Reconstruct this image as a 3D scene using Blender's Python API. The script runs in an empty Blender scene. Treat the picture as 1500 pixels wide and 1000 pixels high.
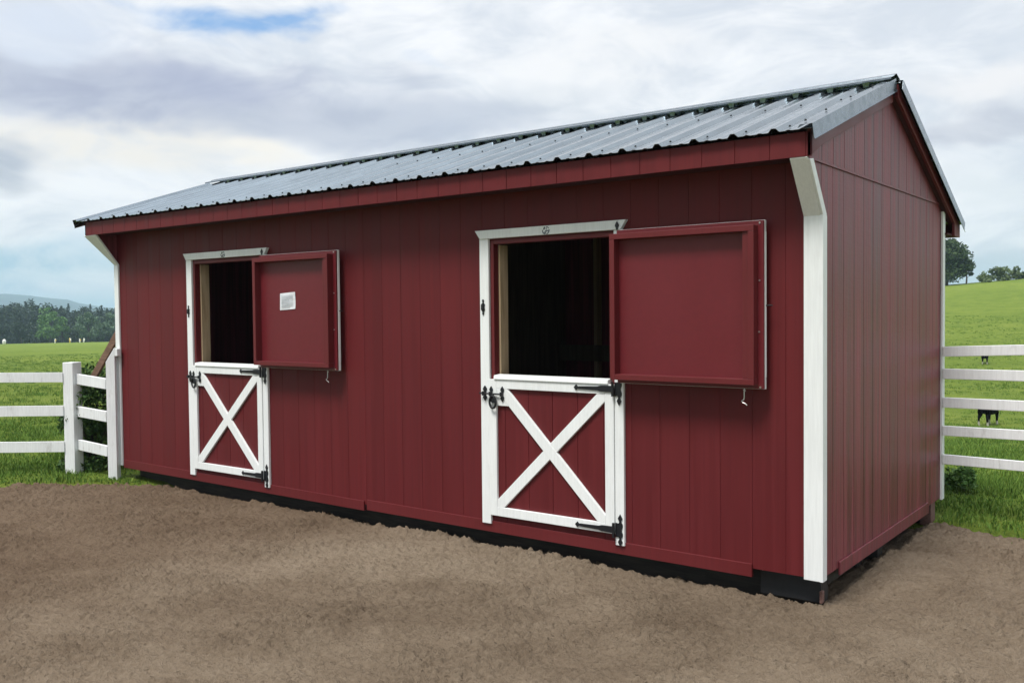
import bpy, bmesh, math, random
import numpy as np
from mathutils import Vector, Matrix

R = math.radians
rng = np.random.default_rng(7)
random.seed(7)
scene = bpy.context.scene
COL = scene.collection

# ------------------------------------------------------------------ camera
CAM = Vector((9.733, -5.589, 1.78))
yaw, pitch, roll = -0.64919691, -0.03124821, -0.01012718
fw = Vector((math.sin(yaw)*math.cos(pitch), math.cos(yaw)*math.cos(pitch), math.sin(pitch)))
r0 = Vector((math.cos(yaw), -math.sin(yaw), 0))
u0 = r0.cross(fw)
rt = r0*math.cos(roll) + u0*math.sin(roll)
up = -r0*math.sin(roll) + u0*math.cos(roll)
cd = bpy.data.cameras.new('camera')
cd.sensor_width = 36; cd.lens = 32.86
cd.clip_start = .05; cd.clip_end = 20000
cam = bpy.data.objects.new('camera', cd)
M4 = Matrix((rt, up, -fw)).transposed().to_4x4(); M4.translation = CAM
cam.matrix_world = M4
COL.objects.link(cam); scene.camera = cam

# ------------------------------------------------------------------ node helpers
def srgb(r, g, b):
    f = lambda c: c/255/12.92 if c/255 <= .04045 else ((c/255+.055)/1.055)**2.4
    return (f(r), f(g), f(b), 1)

class NT:
    def __init__(s, tree): s.t = tree; s.n = tree.nodes; s.l = tree.links
    def new(s, typ, **kw):
        n = s.n.new(typ)
        for k, v in kw.items(): setattr(n, k, v)
        return n
    def put(s, sock, v):
        if hasattr(v, 'is_output'): s.l.new(v, sock)
        elif v is not None: sock.default_value = v
    def math(s, op, a, b=None, c=None, clamp=False):
        n = s.new('ShaderNodeMath', operation=op, use_clamp=clamp)
        s.put(n.inputs[0], a); s.put(n.inputs[1], b); s.put(n.inputs[2], c)
        return n.outputs[0]
    def mix(s, f, a, b, blend='MIX'):
        n = s.new('ShaderNodeMix', data_type='RGBA', blend_type=blend)
        s.put(n.inputs[0], f); s.put(n.inputs[6], a); s.put(n.inputs[7], b)
        return n.outputs[2]
    def noise(s, vec, scale, detail=4, rough=.55, dist=0, dims='3D'):
        n = s.new('ShaderNodeTexNoise', noise_dimensions=dims)
        s.put(n.inputs['Vector'], vec)
        n.inputs['Scale'].default_value = scale; n.inputs['Detail'].default_value = detail
        n.inputs['Roughness'].default_value = rough; n.inputs['Distortion'].default_value = dist
        return n.outputs[0]
    def ramp(s, f, stops):
        n = s.new('ShaderNodeValToRGB'); e = n.color_ramp.elements
        while len(e) < len(stops): e.new(.5)
        for i, (p, c) in enumerate(stops):
            e[i].position = p; e[i].color = c if hasattr(c, '__len__') else (c, c, c, 1)
        s.put(n.inputs[0], f); return n.outputs[0]
    def mapr(s, v, a, b, c=0, d=1, smooth=True):
        n = s.new('ShaderNodeMapRange', interpolation_type='SMOOTHSTEP' if smooth else 'LINEAR')
        s.put(n.inputs[0], v)
        for i, x in enumerate((a, b, c, d)): n.inputs[i+1].default_value = x
        return n.outputs[0]
    def mapping(s, vec, scale=(1, 1, 1), rot=(0, 0, 0)):
        n = s.new('ShaderNodeMapping'); s.put(n.inputs[0], vec)
        n.inputs['Scale'].default_value = scale; n.inputs['Rotation'].default_value = rot
        return n.outputs[0]
    def bump(s, h, strength=.3, dist=.01, normal=None):
        n = s.new('ShaderNodeBump'); s.put(n.inputs['Height'], h)
        n.inputs['Strength'].default_value = strength; n.inputs['Distance'].default_value = dist
        if normal is not None: s.put(n.inputs['Normal'], normal)
        return n.outputs[0]

def mat(name):
    m = bpy.data.materials.new(name); m.use_nodes = True
    t = NT(m.node_tree); b = t.n['Principled BSDF']
    return m, t, b

def objco(t): return t.new('ShaderNodeTexCoord').outputs['Object']
def position(t): return t.new('ShaderNodeNewGeometry').outputs['Position']

def paint(name, c, rough=.5, vert=6, bump=.15, var=.12, grain=True, spec=.4, dirt=0):
    m, t, b = mat(name); co = objco(t)
    n1 = t.noise(t.mapping(co, (vert*4, vert*4, vert*.25)), 3, 6, .6) if grain else t.noise(co, 30, 4)
    n2 = t.noise(co, 1.3, 4)
    c1 = tuple(x*(1-var) for x in c[:3])+(1,); c2 = tuple(min(1, x*(1+var)) for x in c[:3])+(1,)
    f = t.math('ADD', t.math('MULTIPLY', n1, .55), t.math('MULTIPLY', n2, .45))
    col = t.mix(t.mapr(f, .35, .65), c1, c2)
    if dirt:
        d = t.noise(t.mapping(co, (2.5, 2.5, .9)), 4, 6, .7)
        col = t.mix(t.math('MULTIPLY', t.mapr(d, .55, .75), dirt), col, (.25, .23, .2, 1))
    t.put(b.inputs['Base Color'], col)
    t.put(b.inputs['Roughness'], t.mapr(n2, .3, .7, rough-.06, rough+.08))
    b.inputs['Specular IOR Level'].default_value = spec
    t.put(b.inputs['Normal'], t.bump(n1, bump, .004))
    return m

RED = (.117, .0120, .0145, 1)
def siding(name, c, streak, bump, axis=0, pitch_=.2172, off=3.91, spec=.28, rough=.55):
    """painted wood siding: vertical wood grain in relief, faint mottling"""
    m, t, b = mat(name); co = objco(t)
    g = t.noise(t.mapping(co, (38, 38, .9)), 1, 7, .62, .35)
    g2 = t.noise(t.mapping(co, (120, 120, 2.5)), 1, 3, .5)
    w = t.noise(t.mapping(co, (5, 5, 26)), 1.6, 5, .6, .6)
    big = t.noise(co, .9, 4)
    g3 = t.noise(t.mapping(co, (13, 13, .35)), 1, 4, .6, .2)
    h = t.math('ADD', t.math('ADD', t.math('MULTIPLY', g, .42), t.math('MULTIPLY', g2, .13)), t.math('MULTIPLY', g3, .45))
    sp = t.new('ShaderNodeSeparateXYZ'); t.put(sp.inputs[0], co)
    wn = t.new('ShaderNodeTexWhiteNoise', noise_dimensions='1D')
    t.put(wn.inputs['W'], t.math('FLOOR', t.math('DIVIDE', t.math('ADD', sp.outputs[axis], off), pitch_)))
    lo = tuple(x*(1-streak) for x in c[:3])+(1,); hi = tuple(x*(1+streak*.8)+streak*.006 for x in c[:3])+(1,)
    col = t.mix(t.mapr(h, .40, .60), lo, hi)
    col = t.mix(t.math('MULTIPLY', t.mapr(big, .35, .7), .22), col, (c[0]*.72, c[1]*.9, c[2]*1.05, 1))
    tone = t.mapr(wn.outputs[0], 0, 1, .955, 1.035, False); tc = t.new('ShaderNodeCombineXYZ')
    for i in range(3): t.put(tc.inputs[i], tone)
    col = t.mix(1.0, col, tc.outputs[0], 'MULTIPLY')
    t.put(b.inputs['Base Color'], col)
    t.put(b.inputs['Roughness'], t.mapr(h, .3, .7, rough-.1, rough+.1))
    b.inputs['Specular IOR Level'].default_value = spec
    hh = t.math('ADD', h, t.math('MULTIPLY', w, .35))
    t.put(b.inputs['Normal'], t.bump(hh, bump, .006))
    return m

def wood(name, c1, c2, scale=(14, 14, .8), rough=.75):
    m, t, b = mat(name); co = objco(t)
    g = t.noise(t.mapping(co, scale), 2, 6, .6, .8)
    t.put(b.inputs['Base Color'], t.mix(t.mapr(g, .3, .7), c1, c2))
    b.inputs['Roughness'].default_value = rough
    t.put(b.inputs['Normal'], t.bump(g, .25, .004))
    return m

M = {}
M['red_front'] = siding('red painted siding front', RED, .10, .2)
M['red_end'] = siding('rough red siding with sheen in colour', (.190, .036, .048, 1), .42, 1.0, axis=1, pitch_=.209, off=1.521, spec=.55, rough=.46)  # barn red lightened towards purple; missing sun and sky sheen are in the colour
M['red_smooth'] = paint('red painted boards', RED, .48, var=.08, bump=.1)
M['red_panel'] = paint('red painted sheet', (.130, .0130, .0185, 1), .42, var=.06, bump=.04, grain=False)
M['white'] = paint('white painted trim', (.80, .83, .83, 1), .45, var=.05, bump=.12, dirt=.12)
M['white_fence'] = paint('white fence paint', (.76, .78, .79, 1), .6, vert=5, var=.08, bump=.35, dirt=.4)
M['lumber'] = wood('bare pine lumber', (.40, .28, .165, 1), (.55, .41, .26, 1))
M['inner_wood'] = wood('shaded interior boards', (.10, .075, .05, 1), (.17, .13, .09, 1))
M['skid'] = wood('treated timber skid', (.014, .013, .012, 1), (.04, .034, .028, 1), (2, 20, 20))
M['skid_end'] = wood('sawn timber end', (.12, .06, .05, 1), (.2, .11, .09, 1), (20, 20, 20))
M['plank'] = wood('weathered brown plank', (.10, .055, .035, 1), (.20, .115, .075, 1), (3, 20, 20))
M['soffit'] = paint('soffit boards with shade in colour', (.05, .012, .016, 1), .8)  # red boards coloured darker to stand in for shade under the overhangs

def metal(name, c, rough, bumpy=.03):
    m, t, b = mat(name); co = objco(t)
    n = t.noise(co, 18, 4, .6); n2 = t.noise(co, 2.2, 3)
    n3 = t.noise(t.mapping(co, (16, 1.1, 1.1)), 1.5, 4, .6)
    f = t.math('ADD', t.math('MULTIPLY', n2, .5), t.math('MULTIPLY', n3, .55))
    t.put(b.inputs['Base Color'], t.mix(t.mapr(f, .3, .8), tuple(x*.72 for x in c[:3])+(1,), c))
    b.inputs['Metallic'].default_value = .92
    t.put(b.inputs['Roughness'], t.mapr(n, .3, .7, rough-.07, rough+.1))
    t.put(b.inputs['Normal'], t.bump(t.noise(co, 3, 3), bumpy, .05))
    return m
M['roof'] = metal('galvalume roof sheet', (.30, .355, .395, 1), .19, .12)
M['roof_trim'] = metal('galvalume trim', (.25, .30, .34, 1), .26)
M['steel'] = metal('zinc steel hardware', (.62, .60, .58, 1), .35)
M['screw_dark'] = paint('dark screw washers', (.02, .022, .025, 1), .5, grain=False)
m, t, b = mat('black cast iron'); co = objco(t)
b.inputs['Base Color'].default_value = (.006, .007, .010, 1); b.inputs['Roughness'].default_value = .48
t.put(b.inputs['Normal'], t.bump(t.noise(co, 120, 4), .25, .002)); M['iron'] = m

m, t, b = mat('printed paper notice'); co = objco(t)
b.inputs['Base Color'].default_value = (.74, .76, .80, 1); b.inputs['Roughness'].default_value = .7
t.put(b.inputs['Normal'], t.bump(t.noise(co, 14, 3), .5, .01)); M['paper'] = m
M['ink'] = paint('grey print', (.42, .46, .50, 1), .8, grain=False)
M['emblem_grey'] = paint('emblem grey', (.17, .19, .21, 1), .6, grain=False)
M['emblem_dark'] = paint('emblem dark', (.02, .04, .05, 1), .6, grain=False)

# ------------------------------------------------------------------ mesh helpers
class MB:
    def __init__(s): s.v = []; s.f = []
    def add(s, vs, fs):
        k = len(s.v); s.v += [tuple(p) for p in vs]; s.f += [tuple(i+k for i in q) for q in fs]; return s
    def box(s, x0, x1, y0, y1, z0, z1):
        return s.hexa([(x0, y0, z0), (x1, y0, z0), (x1, y1, z0), (x0, y1, z0),
                       (x0, y0, z1), (x1, y0, z1), (x1, y1, z1), (x0, y1, z1)])
    def hexa(s, p):
        return s.add(p, [(3, 2, 1, 0), (4, 5, 6, 7), (0, 1, 5, 4), (1, 2, 6, 5), (2, 3, 7, 6), (3, 0, 4, 7)])
    def prism(s, poly, axis, a, b):
        """poly of 2D points extruded along an axis: axis 'y' -> points (x,z); 'x' -> (y,z); 'z' -> (x,y)"""
        mk = {'y': lambda p, t: (p[0], t, p[1]), 'x': lambda p, t: (t, p[0], p[1]), 'z': lambda p, t: (p[0], p[1], t)}[axis]
        n = len(poly); vs = [mk(p, a) for p in poly]+[mk(p, b) for p in poly]
        fs = [tuple(range(n)), tuple(reversed(range(n, 2*n)))]+[(i, i+n, (i+1) % n+n, (i+1) % n) for i in range(n)]
        return s.add(vs, fs)
    def beam(s, a, b, w, h, upv=(0, 0, 1)):
        a, b = Vector(a), Vector(b); d = (b-a).normalized(); sd = d.cross(Vector(upv)).normalized(); u = sd.cross(d)
        P = []
        for q in (a, b):
            P.append([q-sd*w/2-u*h/2, q+sd*w/2-u*h/2, q+sd*w/2+u*h/2, q-sd*w/2+u*h/2])
        return s.add(P[0]+P[1], [(0, 3, 2, 1), (4, 5, 6, 7), (0, 1, 5, 4), (1, 2, 6, 5), (2, 3, 7, 6), (3, 0, 4, 7)])
    def tube(s, pts, rad, n=8):
        pts = [Vector(p) for p in pts]; rads = rad if hasattr(rad, '__len__') else [rad]*len(pts)
        rings = []; prev = None
        for i, p in enumerate(pts):
            d = (pts[min(i+1, len(pts)-1)]-pts[max(i-1, 0)]).normalized()
            a = d.orthogonal().normalized() if prev is None else (prev-d*prev.dot(d)).normalized()
            prev = a; bb = d.cross(a)
            rings.append([p+(a*math.cos(2*math.pi*k/n)+bb*math.sin(2*math.pi*k/n))*rads[i] for k in range(n)])
        vs = [q for r in rings for q in r]
        fs = [(i*n+k, i*n+(k+1) % n, (i+1)*n+(k+1) % n, (i+1)*n+k) for i in range(len(pts)-1) for k in range(n)]
        fs += [tuple(reversed(range(n))), tuple(range((len(pts)-1)*n, len(pts)*n))]
        return s.add(vs, fs)

def link(name, me, material=None, parent=None, org=None, **props):
    o = bpy.data.objects.new(name, me); COL.objects.link(o)
    if material is not None: me.materials.append(material)
    if parent is not None: o.parent = parent
    for k, v in props.items(): o[k] = v
    return o

def build(name, mb, material, parent=None, org=(0, 0, 0), bevel=0, smooth=False, fixn=True, **props):
    me = bpy.data.meshes.new(name)
    me.from_pydata([(x-org[0], y-org[1], z-org[2]) for x, y, z in mb.v], [], mb.f)
    if fixn:
        bm = bmesh.new(); bm.from_mesh(me); bmesh.ops.recalc_face_normals(bm, faces=bm.faces); bm.to_mesh(me); bm.free()
    me.update()
    if smooth: me.polygons.foreach_set('use_smooth', [True]*len(me.polygons))
    o = link(name, me, material, parent, **props)
    if bevel:
        md = o.modifiers.new('bevel', 'BEVEL'); md.width = bevel; md.segments = 2; md.limit_method = 'ANGLE'; md.angle_limit = R(40)
    return o

def empty(name, loc, label, cat, group=None):
    o = bpy.data.objects.new(name, None); COL.objects.link(o); o.location = loc; o.empty_display_size = .2
    o['label'] = label; o['category'] = cat
    if group: o['group'] = group
    return o

def copy_tree(o, parent=None, shift=None):
    c = o.copy(); COL.objects.link(c); c.parent = parent
    if shift is not None: c.location = o.location + Vector(shift)
    for ch in list(o.children): copy_tree(ch, c)
    return c

# numpy perlin noise ------------------------------------------------
def perlin(x, y, seed=0):
    r = np.random.default_rng(seed); p = r.permutation(512); ang = r.random(512)*2*np.pi
    gx, gy = np.cos(ang), np.sin(ang)
    xi = np.floor(x).astype(np.int64); yi = np.floor(y).astype(np.int64); xf = x-xi; yf = y-yi
    h = lambda a, b: p[(p[a & 511]+b) & 511]
    fade = lambda q: q*q*q*(q*(q*6-15)+10)
    def dot(a, b, dx, dy): k = h(a, b); return gx[k]*dx+gy[k]*dy
    uu, vv = fade(xf), fade(yf)
    a = dot(xi, yi, xf, yf); b2 = dot(xi+1, yi, xf-1, yf); c = dot(xi, yi+1, xf, yf-1); d = dot(xi+1, yi+1, xf-1, yf-1)
    return (a*(1-uu)+b2*uu)*(1-vv)+(c*(1-uu)+d*uu)*vv
def fbm(x, y, oct=4, seed=0, gain=.5):
    s = 0; a = 1
    for i in range(oct): s = s+a*perlin(x*2**i, y*2**i, seed+i); a *= gain
    return s
def sstep(a, b, x): q = np.clip((x-a)/(b-a), 0, 1); return q*q*(3-2*q)

# ================================================================== THE BARN
L, D = 7.82, 3.05
ORG = (3.91, 1.525, 0)
barn = empty('horse_barn', ORG, 'long dark red wooden horse barn with two white trimmed dutch doors and a metal roof', 'barn')
def part(name, mb, m, parent=barn, bevel=0, **k): return build(name, mb, M[m] if isinstance(m, str) else m, parent, ORG, bevel, **k)

G = L/36                      # siding groove spacing
def grooved(mb, x0, x1, z0, z1, yface, depth, groove=.005, gd=.003, step=G, flip=None):
    """vertical-groove siding between x0,x1 (front face at y=yface, thickness depth to +y)"""
    xs = [x0]; ks = [k*step for k in range(int(x0/step)-1, int(x1/step)+2)]
    prof = [(x0, yface)]
    for g in ks:
        if g-groove > x0 and g+groove < x1:
            prof += [(g-groove/2, yface), (g-groove/2+.002, yface+gd), (g+groove/2-.002, yface+gd), (g+groove/2, yface)]
    prof += [(x1, yface), (x1, yface+depth), (x0, yface+depth)]
    if flip: prof = [flip(p) for p in prof]
    return mb.prism(prof, 'z', z0, z1)

DX = -3.83                    # first door from the second
O0, O1 = 5.305, 6.395         # opening of the second door
ZT, ZF = 2.325, .145          # opening top, siding bottom
WT = 2.76
w = MB()
for (a, b_) in ((.045, O0+DX), (O1+DX, O0), (O1, L-.012)): grooved(w, a, b_, ZF, WT, 0, .02)
for d in (DX, 0):
    grooved(w, O0+d, O1+d, ZT, WT, 0, .02); grooved(w, O0+d, O1+d, ZF, .225, 0, .02)
part('front_wall', w, 'red_front')

# roof planes
YR, ZR = 1.424, 3.385
SF, SR = .338, .430
roofz = lambda y: ZR-SF*(YR-y) if y < YR else ZR-SR*(y-YR)
OV, OVR = .236, .365
ZF0, ZF1 = 2.660, 2.800

# end walls: lower sheet and gable sheet, grooves run up
def end_sheet(poly_low, poly_top, xface, sgn, zsplit):
    """clip grooved siding (grooves at constant y) between two height functions"""
    mb = MB(); step = .209; y0, y1 = poly_low[0], poly_low[1]
    lo, hi = poly_top
    ys = [y0]
    for k in range(-3, 20):
        y = k*step+.004
        if y0+.012 < y < y1-.012: ys.append(y)
    ys.append(y1)
    for i in range(len(ys)-1):
        a = ys[i]+(.003 if i else 0); b = ys[i+1]-(.003 if i < len(ys)-2 else 0)
        knots = [a]+[q for q in (-1e-4, 1e-4, YR) if a < q < b]+[b]
        for p, q in zip(knots[:-1], knots[1:]):
            x0, x1 = xface, xface-sgn*.018
            P = []
            for yy in (p, q):
                P.append([(x0, yy, lo(yy)), (x0, yy, hi(yy)), (x1, yy, hi(yy)), (x1, yy, lo(yy))])
            mb.add(P[0]+P[1], [(0, 1, 2, 3), (7, 6, 5, 4), (0, 4, 5, 1), (1, 5, 6, 2), (2, 6, 7, 3), (3, 7, 4, 0)])
        if i < len(ys)-2:                                   # groove floor
            p, q = b, ys[i+1]+.003
            x0, x1 = xface-sgn*.005, xface-sgn*.018
            P = [[(x0, yy, lo(yy)), (x0, yy, hi(yy)), (x1, yy, hi(yy)), (x1, yy, lo(yy))] for yy in (p, q)]
            mb.add(P[0]+P[1], [(0, 1, 2, 3), (7, 6, 5, 4), (0, 4, 5, 1), (1, 5, 6, 2), (2, 6, 7, 3), (3, 7, 4, 0)])
    return mb
ZS = 2.655
wing = lambda y: ZF if y >= 0 else 2.34+(-y)/OV*(ZS-2.34)
for xf, sg in ((L, 1), (.036, -1)):
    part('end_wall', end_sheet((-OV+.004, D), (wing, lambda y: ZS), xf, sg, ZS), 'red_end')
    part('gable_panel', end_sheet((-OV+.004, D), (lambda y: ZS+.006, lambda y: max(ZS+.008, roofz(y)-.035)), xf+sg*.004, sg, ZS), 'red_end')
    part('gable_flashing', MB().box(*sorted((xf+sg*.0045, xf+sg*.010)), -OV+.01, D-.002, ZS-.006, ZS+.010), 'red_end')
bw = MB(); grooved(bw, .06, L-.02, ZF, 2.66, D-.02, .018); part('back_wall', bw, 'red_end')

# inside
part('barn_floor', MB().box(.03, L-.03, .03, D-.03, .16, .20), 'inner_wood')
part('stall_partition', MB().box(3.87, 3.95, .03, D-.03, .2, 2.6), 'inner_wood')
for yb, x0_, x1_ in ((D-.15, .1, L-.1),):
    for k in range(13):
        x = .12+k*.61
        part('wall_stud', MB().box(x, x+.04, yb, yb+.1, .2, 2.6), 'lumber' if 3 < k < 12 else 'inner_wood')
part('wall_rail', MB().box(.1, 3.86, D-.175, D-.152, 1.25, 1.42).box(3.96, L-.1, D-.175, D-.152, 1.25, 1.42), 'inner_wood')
for x in (1.9, 5.9): part('ceiling_tie', MB().box(x, x+.04, .05, D-.05, 2.58, 2.68), 'inner_wood')

# skirts: bottom trim boards, in two lengths with a small gap
def skirt(x0, x1, dz):
    s = MB(); s.hexa([(x0, -.012, .093+dz), (x1, -.012, .091), (x1, 0.018, .091), (x0, 0.018, .093+dz),
                      (x0, -.012, .183+dz), (x1, -.012, .176), (x1, -.001, .176), (x0, -.001, .183+dz)])
    return s
part('skirt_board', skirt(3.92, 7.385, .008), 'red_smooth', bevel=.003)
part('skirt_board', skirt(.11, 3.885, .02), 'red_smooth', bevel=.003)
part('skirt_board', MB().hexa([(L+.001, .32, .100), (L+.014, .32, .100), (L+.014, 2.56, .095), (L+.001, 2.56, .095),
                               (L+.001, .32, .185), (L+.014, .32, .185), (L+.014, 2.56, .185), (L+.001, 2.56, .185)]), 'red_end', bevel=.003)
# skids and blocks under the floor
part('skid', MB().box(.14, L-.05, .16, .28, -.08, .142), 'skid', bevel=.006)
part('skid', MB().box(.12, L-.05, 1.35, 1.47, -.04, .142), 'skid', bevel=.006)
part('skid', MB().box(.12, L-.05, 2.75, 2.87, -.04, .142), 'skid', bevel=.006)
part('floor_joist', MB().box(L-.10, L-.05, .2, 2.74, .04, .142), 'skid', bevel=.004)
part('skid_plate', MB().box(L-.42, L-.03, .09, .11, -.03, .142).box(L-.075, L-.03, .111, .2, -.03, .14), 'screw_dark', bevel=.004)
part('skid_tip', MB().box(L-.029, L-.010, .055, .095, -.02, .055), 'skid_end', bevel=.004)
for x, z in ((L-.4, .128), (L-.03, .11)):
    part('bolt_head', MB().prism([(x+.008*math.cos(a*math.pi/3), z+.008*math.sin(a*math.pi/3)) for a in range(6)], 'y', .078, .091), 'steel')
for y in (1.1, 1.62): part('post_block', MB().box(L-.28, L-.12, y, y+.12, -.05, .14), 'skid', bevel=.006)
part('post_block', MB().box(L-.1, L-.01, 2.74, 2.88, -.05, .14), 'skid_end', bevel=.006)

# corner trims (L-shaped) and the slanted wing braces
for sx, x0 in ((1, L), (-1, .036)):
    a, b_ = (x0-.098, x0+.006) if sx > 0 else (x0-.006, x0+.060)
    c = MB().box(a, b_, -.022, -.001, .135, 2.34)
    e = (x0+.001, x0+.02) if sx > 0 else (x0-.02, x0-.001)
    c.box(e[0], e[1], -.022, .052, .133, 2.342)
    part('corner_trim', c, 'white', bevel=.003)
    c = MB().box(a, b_, D+.001, D+.02, .135, 2.6).box(e[0], e[1], D-.06, D+.02, .133, 2.6)
    part('corner_trim', c, 'white', bevel=.003)
    lean = 0 if sx > 0 else -.20
    def sec(y, z, o):                 # a slanted board following the wing
        return (y, z)
    n = Vector((0, -(ZS-2.34), -OV)).normalized()      # outward normal of wing face
    P = []
    for (yy, zz, s) in ((-.001, 2.343, 0), (-OV, ZS+.012, lean)):
        for xx in (a+s, b_+s*.12):
            P += [(xx, yy, zz), (xx, yy+n.y*.02, zz+n.z*.02)]
    br = MB().add(P, [(0, 1, 3, 2), (4, 6, 7, 5), (0, 2, 6, 4), (1, 5, 7, 3), (0, 4, 5, 1), (2, 3, 7, 6)])
    if sx > 0:                        # narrow return leg on the end wall
        Q = []
        for (yy, zz) in ((0, 2.344), (-OV+.004, ZS)):
            for xx in (x0+.0062, x0+.02):
                Q += [(xx, yy+n.y*.018, zz+n.z*.018), (xx, yy+.05, zz)]
        br.add(Q, [(0, 1, 3, 2), (4, 6, 7, 5), (0, 2, 6, 4), (1, 5, 7, 3), (0, 4, 5, 1), (2, 3, 7, 6)])
    part('wing_brace', br, 'white', bevel=.003)

# eaves
XL, XR = -.16, L+.030
fa = MB(); grooved(fa, XL+.02, XR, ZF0, ZF1, -OV-.018, .018, groove=.006, gd=.005)
part('fascia', fa, 'red_front')
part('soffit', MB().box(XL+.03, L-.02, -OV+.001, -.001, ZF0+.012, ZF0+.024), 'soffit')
part('rafter_tail', MB().box(XL+.025, XL+.045, -OV+.001, .02, ZF0+.03, ZF1-.01), 'red_front')
part('rear_fascia', MB().box(XL-.01, XR+.033, D+OVR-.018, D+OVR, 2.40, 2.525), 'red_smooth', bevel=.002)
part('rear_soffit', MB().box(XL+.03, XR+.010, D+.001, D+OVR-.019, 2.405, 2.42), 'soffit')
# rake boards: fall with the slopes, 12 cm deep, standing proud of the gable
for xs in (XR, XL+.02):
    o = 1 if xs > 0 else -1
    xa, xb = sorted((xs, xs-o*.022))
    part('rake_board', MB().prism([(-OV-.018, roofz(-OV)-.010), (YR-.0005, ZR-.012), (YR-.0005, ZR-.135), (-OV-.018+.19, roofz(-OV+.17)-.135), (-OV-.018, ZF0)], 'x', xa, xb), 'red_smooth', bevel=.002)
    xs2 = xs+o*.034; xa, xb = sorted((xs2, xs2-o*.022))
    part('rake_board', MB().prism([(YR+.0005, ZR-.012), (D+OVR, roofz(D+OVR)-.010), (D+OVR, 2.40), (D+.16, 2.40), (D+.16, roofz(D+.16)-.105), (YR+.0005, ZR-.105)], 'x', xa, xb), 'red_smooth', bevel=.002)
    xi = (L+.005, XR-.022) if o > 0 else (XL+.042, -.005)
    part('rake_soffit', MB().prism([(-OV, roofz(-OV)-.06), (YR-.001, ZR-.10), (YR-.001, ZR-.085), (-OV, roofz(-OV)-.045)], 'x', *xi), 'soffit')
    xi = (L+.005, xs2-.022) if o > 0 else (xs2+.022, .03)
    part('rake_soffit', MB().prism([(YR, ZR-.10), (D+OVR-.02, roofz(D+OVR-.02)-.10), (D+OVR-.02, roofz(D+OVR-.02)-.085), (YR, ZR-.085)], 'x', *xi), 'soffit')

# roof sheets with rolled ribs
RXL, RXR = -.285, L+.045
RIB = .2545; RX0 = 7.642
def rib_profile():
    pr = []; k0 = int((RXL-RX0)/RIB)-1; k1 = int((RXR-RX0)/RIB)+1
    for k in range(k0, k1+1):
        c = RX0+k*RIB
        pr += [(c-.034, 0), (c-.013, .022), (c+.013, .022), (c+.034, 0)]
        for q in (.087, .168): pr += [(c+q-.018, 0), (c+q-.006, .0045), (c+q+.006, .0045), (c+q+.018, 0)]
    pr = [p for p in pr if RXL < p[0] < RXR]
    return [(RXL, 0)]+pr+[(RXR, 0)]
PROF = rib_profile()
def roof_sheet(y0, y1, xr=0):
    n = Vector((0, -SF if y1 <= YR+.01 and y0 < YR else SR, 1)).normalized()
    mb = MB(); rows = 9
    for i in range(rows):
        y = y0+(y1-y0)*i/(rows-1); z = roofz(min(y, YR-1e-4) if y0 < YR else max(y, YR+1e-4))
        for (x, h) in PROF: mb.v.append((x+(xr if x == RXR else 0), y+n.y*h, z+n.z*h+.006))
    w_ = len(PROF)
    mb.f = [(i*w_+j, i*w_+j+1, (i+1)*w_+j+1, (i+1)*w_+j) for i in range(rows-1) for j in range(w_-1)]
    return mb
for (a, b_) in ((-OV-.055, YR-.01), (YR+.01, D+OVR+.04)):
    o = part('roof_panel', roof_sheet(a, b_, .032 if a > YR else 0), 'roof', fixn=False)
    md = o.modifiers.new('gauge', 'SOLIDIFY'); md.thickness = .0025; md.offset = -1
# ridge cap with bent hems, resting on the ribs
def slopept(side, s, h):   # s metres down the slope from the ridge
    sl = SF if side < 0 else SR; q = math.hypot(1, sl); n = Vector((0, side*sl, 1))/q
    return Vector((0, YR+side*s/q, ZR-sl*s/q))+n*h
cap = MB(); pts = []
for side in (-1, 1):
    row = [slopept(side, .0, .058), slopept(side, .055, .056), slopept(side, .058, .052), slopept(side, .150, .052), slopept(side, .156, .040)]
    pts += row if side > 0 else list(reversed(row))
pts.pop(5)
for x in (-.13, RXR+.012):
    for p in pts: cap.v.append((x, p.y, p.z+.006))
n_ = len(pts); cap.f = [(i, i+1, n_+i+1, n_+i) for i in range(n_-1)]
o = part('ridge_cap', cap, 'roof_trim'); md = o.modifiers.new('gauge', 'SOLIDIFY'); md.thickness = .002
# foam closures at each rib under the cap: pale folded tabs
k = 0
while True:
    x = RX0-k*RIB
    if x < .1: break
    tb = MB()
    P = []
    for (xx0, xx1, s_, h_) in ((x+.046, x+.082, .160, .012), (x+.046, x+.082, .1575, .012), (x+.040, x+.090, .1575, .0465), (x+.040, x+.090, .155, .0465)):
        p = slopept(-1, s_, h_); P.append(((xx0, p.y, p.z+.002), (xx1, p.y, p.z+.002)))
    tb.hexa([P[0][0], P[0][1], P[1][1], P[1][0], P[2][0], P[2][1], P[3][1], P[3][0]])
    part('ridge_closure', tb, 'roof_trim'); k += 1
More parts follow.
